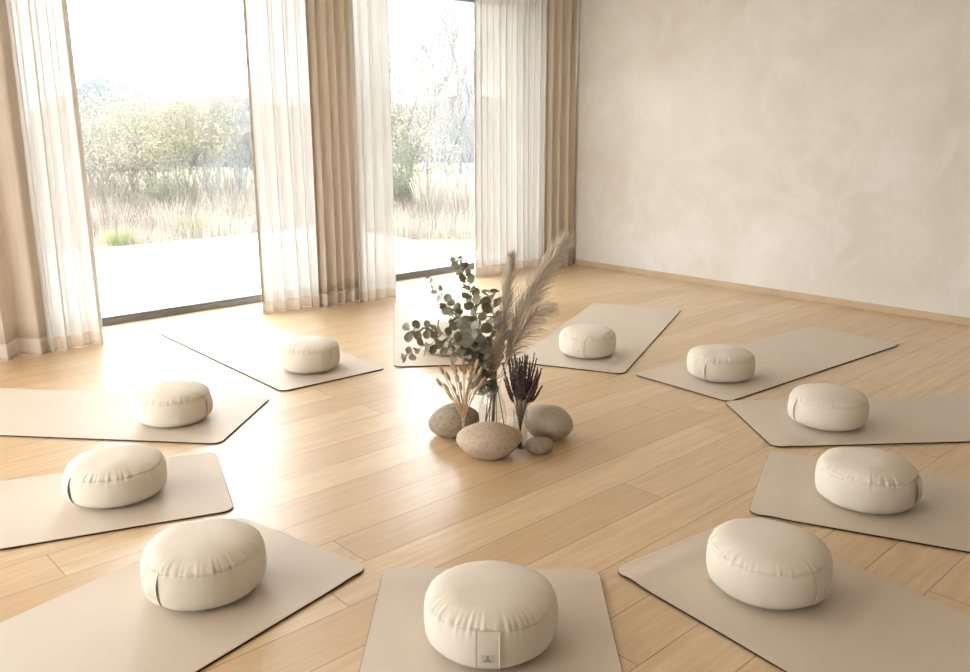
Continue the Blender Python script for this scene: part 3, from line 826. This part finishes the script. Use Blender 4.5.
def woody(u, ah, h, label, name, cat, group, seed, leafmat=None, leaves=0, lsize=.05, stems=1, spread=.5, depth=3, barkm='bark', twigm='twig', up=.08, kids=(3,5), r0=.02, ratio=.62):
    rnd = random.Random(seed); g = ground_at(u, ah)
    root = empty(name, g); tag(root, label, cat, group)
    mb, tw, tips = MB(), MB(), []
    for s in range(stems):
        a = rnd.uniform(0, 2*PI); k = spread*rnd.random()
        d = Vector((math.cos(a)*k, math.sin(a)*k, 1))
        p = Vector((math.cos(a)*k*.15, math.sin(a)*k*.15, -.05))
        grow(mb, tw, rnd, p, d, h*.55*rnd.uniform(.8,1.1), r0*h/2, depth, tips, .25, up, kids, ratio)
    mb.build('trunk' if stems == 1 else 'branches', M[barkm], root)
    tw.build('twigs', M[twigm], root)
    if leafmat:
        lf = MB()
        for i in range(leaves):
            p, v = tips[rnd.randrange(len(tips))]
            p = p + Vector((rnd.gauss(0,.09*h/2), rnd.gauss(0,.09*h/2), rnd.gauss(0,.09*h/2)))
            d = Vector((rnd.gauss(0,1), rnd.gauss(0,1), rnd.gauss(0,.7))).normalized(); w = d.orthogonal().normalized()
            s = lsize*rnd.uniform(.6,1.3); n = len(lf.v); up_ = d.cross(w)*s*.12
            lf.v += [tuple(p), tuple(p+d*s*.5+w*s*.34+up_), tuple(p+d*s), tuple(p+d*s*.5-w*s*.34+up_)]
            lf.face([n,n+1,n+2,n+3], 0, False)
        lf.build('foliage', M[leafmat], root)
G = 'shrubs and trees beyond the terrace'
woody(196, 14.2, 2.3, 'olive green bushy shrub in the middle of the large window view', 'shrub', 'shrub', G, 1, 'olive', 5700, 0.040, 6, .45, 4, r0=.012, kids=(3,4))
woody(183, 13.4, 1.05, 'low dark leafy bush at the foot of the olive shrub', 'shrub', 'shrub', G, 12, 'ever', 1330, 0.033, 6, .7, 3, r0=.010)
woody(92, 14.6, 1.9, 'dull green bush at the left edge of the large window view', 'shrub', 'shrub', G, 2, 'dull', 3610, 0.033, 7, .8, 4, r0=.010, kids=(3,4))
woody(120, 13.6, 1.9, 'arching yellowing shrub left of centre in the large window view', 'shrub', 'shrub', G, 3, 'budleaf', 1710, 0.030, 6, 1.0, 4, r0=.011, kids=(3,4))
woody(146, 15.5, 2.2, 'loose twiggy shrub with sparse leaves in front of the pale field', 'shrub', 'shrub', G, 4, 'dull', 2850, 0.033, 8, .9, 4, r0=.010, kids=(3,4))
woody(169, 16.5, 2.6, 'thin yellowing shrub left of the olive shrub', 'shrub', 'shrub', G, 5, 'budleaf', 2850, 0.033, 7, .6, 4, r0=.010, kids=(3,4))
woody(222, 15.0, 2.6, 'grey bare birch thicket right of the olive shrub', 'birch_thicket', 'thicket', G, 6, None, 0, 0, 12, .45, 4, 'birch', 'birch', .14, (3,4), .010)
woody(249, 16.0, 2.7, 'grey bare birch thicket beside the sheer curtain of the large window', 'birch_thicket', 'thicket', G, 7, None, 0, 0, 12, .5, 4, 'birch', 'birch', .14, (3,4), .010)
woody(275, 16.5, 2.5, 'bare twiggy shrub seen through the sheer curtain right of the large window', 'shrub', 'shrub', G, 8, 'dull', 950, 0.033, 8, .6, 3)
woody(70, 15.5, 1.9, 'bare twiggy shrub seen through the left sheer curtain', 'shrub', 'shrub', G, 9, 'dull', 1330, 0.033, 7, .8, 3)
woody(30, 15.0, 1.9, 'bushy shrub half hidden by the curtain at the far left', 'shrub', 'shrub', G, 10, 'dull', 1710, 0.033, 7, .8, 3)
woody(105, 19.5, 2.5, 'twiggy bush farther back at the left of the large window view', 'shrub', 'shrub', G, 31, 'dull', 2850, 0.040, 10, 1.0, 4, r0=.009, kids=(3,4))
woody(182, 20.0, 2.9, 'pale bushy thicket farther back, behind the olive shrub', 'shrub', 'shrub', G, 32, 'budleaf', 2850, 0.040, 10, .9, 4, r0=.009, kids=(3,4))
woody(234, 20.5, 3.0, 'grey green thicket farther back, behind the birches', 'shrub', 'shrub', G, 33, 'dull', 2470, 0.040, 10, .9, 4, r0=.009, kids=(3,4))
woody(403, 15.0, 3.0, 'tall yellowing tree at the left edge of the second window view', 'tree', 'tree', G, 21, 'budleaf', 4940, 0.033, 3, .4, 4, 'bark', 'twig', .06, (4,5), .016)
woody(407, 13.8, 1.25, 'dark evergreen bush at the left edge of the second window view', 'shrub', 'shrub', G, 22, 'ever', 2850, 0.036, 8, .7, 3, r0=.010)
woody(427, 17.0, 4.1, 'bare tree with fine branches in the middle of the second window view', 'tree', 'tree', G, 23, 'dull', 1710, 0.033, 3, .5, 4, 'bark', 'birch', .08, (4,5), .018)
woody(454, 17.0, 4.9, 'tall grey bare tree at the right of the second window view', 'tree', 'tree', G, 24, None, 0, 0, 4, .35, 4, 'birch', 'birch', .10, (4,5), .014)
woody(440, 21.0, 3.0, 'grey thicket farther back between the two bare trees', 'birch_thicket', 'thicket', G, 34, None, 0, 0, 14, .8, 4, 'birch', 'birch', .1, (3,4), .008)
woody(478, 16.0, 2.6, 'grey bare shrub behind the edge of the wide sheer curtain', 'shrub', 'shrub', G, 25, None, 0, 0, 10, .5, 4, 'birch', 'birch', .1, (3,4), .010)
woody(510, 16.5, 2.3, 'grey green shrub behind the wide sheer curtain', 'shrub', 'shrub', G, 26, 'dull', 1710, 0.033, 7, .7, 3)
woody(540, 16.0, 2.2, 'leafy shrub behind the right end of the wide sheer curtain', 'shrub', 'shrub', G, 27, 'dull', 1710, 0.033, 7, .7, 3)
# distant wood on a rise
def far_wood(u0, u1, ah, top, label, seed):
    rnd = random.Random(seed); mb = MB(); g = ground_at((u0+u1)/2, ah)
    root = g.copy(); c = Vector((root.x, root.y, 0))
    n = int((u1-u0)/3.2)
    for i in range(n):
        u = u0 + (u1-u0)*i/(n-1); p = at(u, top(u)+rnd.uniform(0,5), ah+rnd.uniform(-2,2)); r_ = rnd.uniform(1.0,1.7)
        zb = -6
        prof = [(.3,zb),(r_*.7,zb+1),(r_,(p.z+zb)*.5),(r_*.8,p.z-r_*.5),(r_*.45,p.z-.3),(.05,p.z)]
        rows = [[(p.x-c.x+q*(1+.35*noise.noise(Vector((k,z,i))))*math.cos(2*PI*k/9), p.y-c.y+q*(1+.35*noise.noise(Vector((k,z,i+9))))*math.sin(2*PI*k/9), z+.3*noise.noise(Vector((k*2,z,i)))) for k in range(9)] for q, z in prof]
        mb.grid(rows, 0, True)
    o = mb.build('distant_wood', M['hill']); o.location = c; tag(o, label, 'woods', kind='stuff')
far_wood(40, 150, 72, lambda u: 74 + abs(u-100)*.42 + (4 if u < 85 else 0), 'hazy blue distant wood on the horizon of the large window view', 3)
far_wood(150, 620, 80, lambda u: 98 + 4*math.sin(u*.05), 'low hazy distant tree line behind the shrubs outside', 8)

t = NT('winter_haze'); vs = t.n('ShaderNodeVolumeScatter'); vs.inputs['Color'].default_value = (.95,.97,1,1); vs.inputs['Density'].default_value = .0012; vs.inputs['Anisotropy'].default_value = .0
t.l(vs.outputs[0], t.out.inputs['Volume'])
b = MB(); b.box((-140, 10.6, -12), (260, 260, 40)); tag(b.build('haze', t.mat, None, False), 'thin pale winter haze in the air outside', 'haze', kind='stuff')
# ------------------------------------------------------------------ light, camera
w = bpy.data.worlds.new('overcast_sky'); sc.world = w; w.use_nodes = True
nt = w.node_tree; nt.nodes.clear()
o_ = nt.nodes.new('ShaderNodeOutputWorld'); bg = nt.nodes.new('ShaderNodeBackground')
tc = nt.nodes.new('ShaderNodeTexCoord'); sp = nt.nodes.new('ShaderNodeSeparateXYZ'); rp = nt.nodes.new('ShaderNodeValToRGB')
nt.links.new(tc.outputs['Generated'], sp.inputs[0]); nt.links.new(sp.outputs[2], rp.inputs[0])
rp.color_ramp.elements[0].position = 0; rp.color_ramp.elements[0].color = (.945,.97,1,1)
rp.color_ramp.elements[1].position = .8; rp.color_ramp.elements[1].color = (.935,.965,1,1)
nt.links.new(rp.outputs[0], bg.inputs['Color']); bg.inputs['Strength'].default_value = 6.0
nt.links.new(bg.outputs[0], o_.inputs[0])
WINDOWS = [((a+c)/2, YW+.12, c-a, R(-90), 0) for a, c in WIN] + [(XL-.12, sum(LW)/2, LW[1]-LW[0], R(-90), R(90))]
for px, py, wd, ax, az in WINDOWS:
    li = bpy.data.lights.new('sky_portal', 'AREA'); li.shape = 'RECTANGLE'; li.size = wd; li.size_y = HEAD; li.cycles.is_portal = True
    lo = bpy.data.objects.new('sky_portal', li); col.objects.link(lo); lo.location = (px, py, HEAD/2); lo.rotation_euler = (ax, 0, az)

cam = bpy.data.cameras.new('camera'); co = bpy.data.objects.new('camera', cam); col.objects.link(co)
cam.sensor_width = 36; cam.lens = 36*FPX/970; cam.clip_start = .05; cam.clip_end = 500
co.location = (0, 0, HC); co.rotation_euler = (PI/2-PITCH, 0, -PHI)
sc.camera = co
sc.view_settings.view_transform = 'Standard'; sc.view_settings.look = 'None'
sc.view_settings.exposure = 0.82; sc.view_settings.gamma = 1
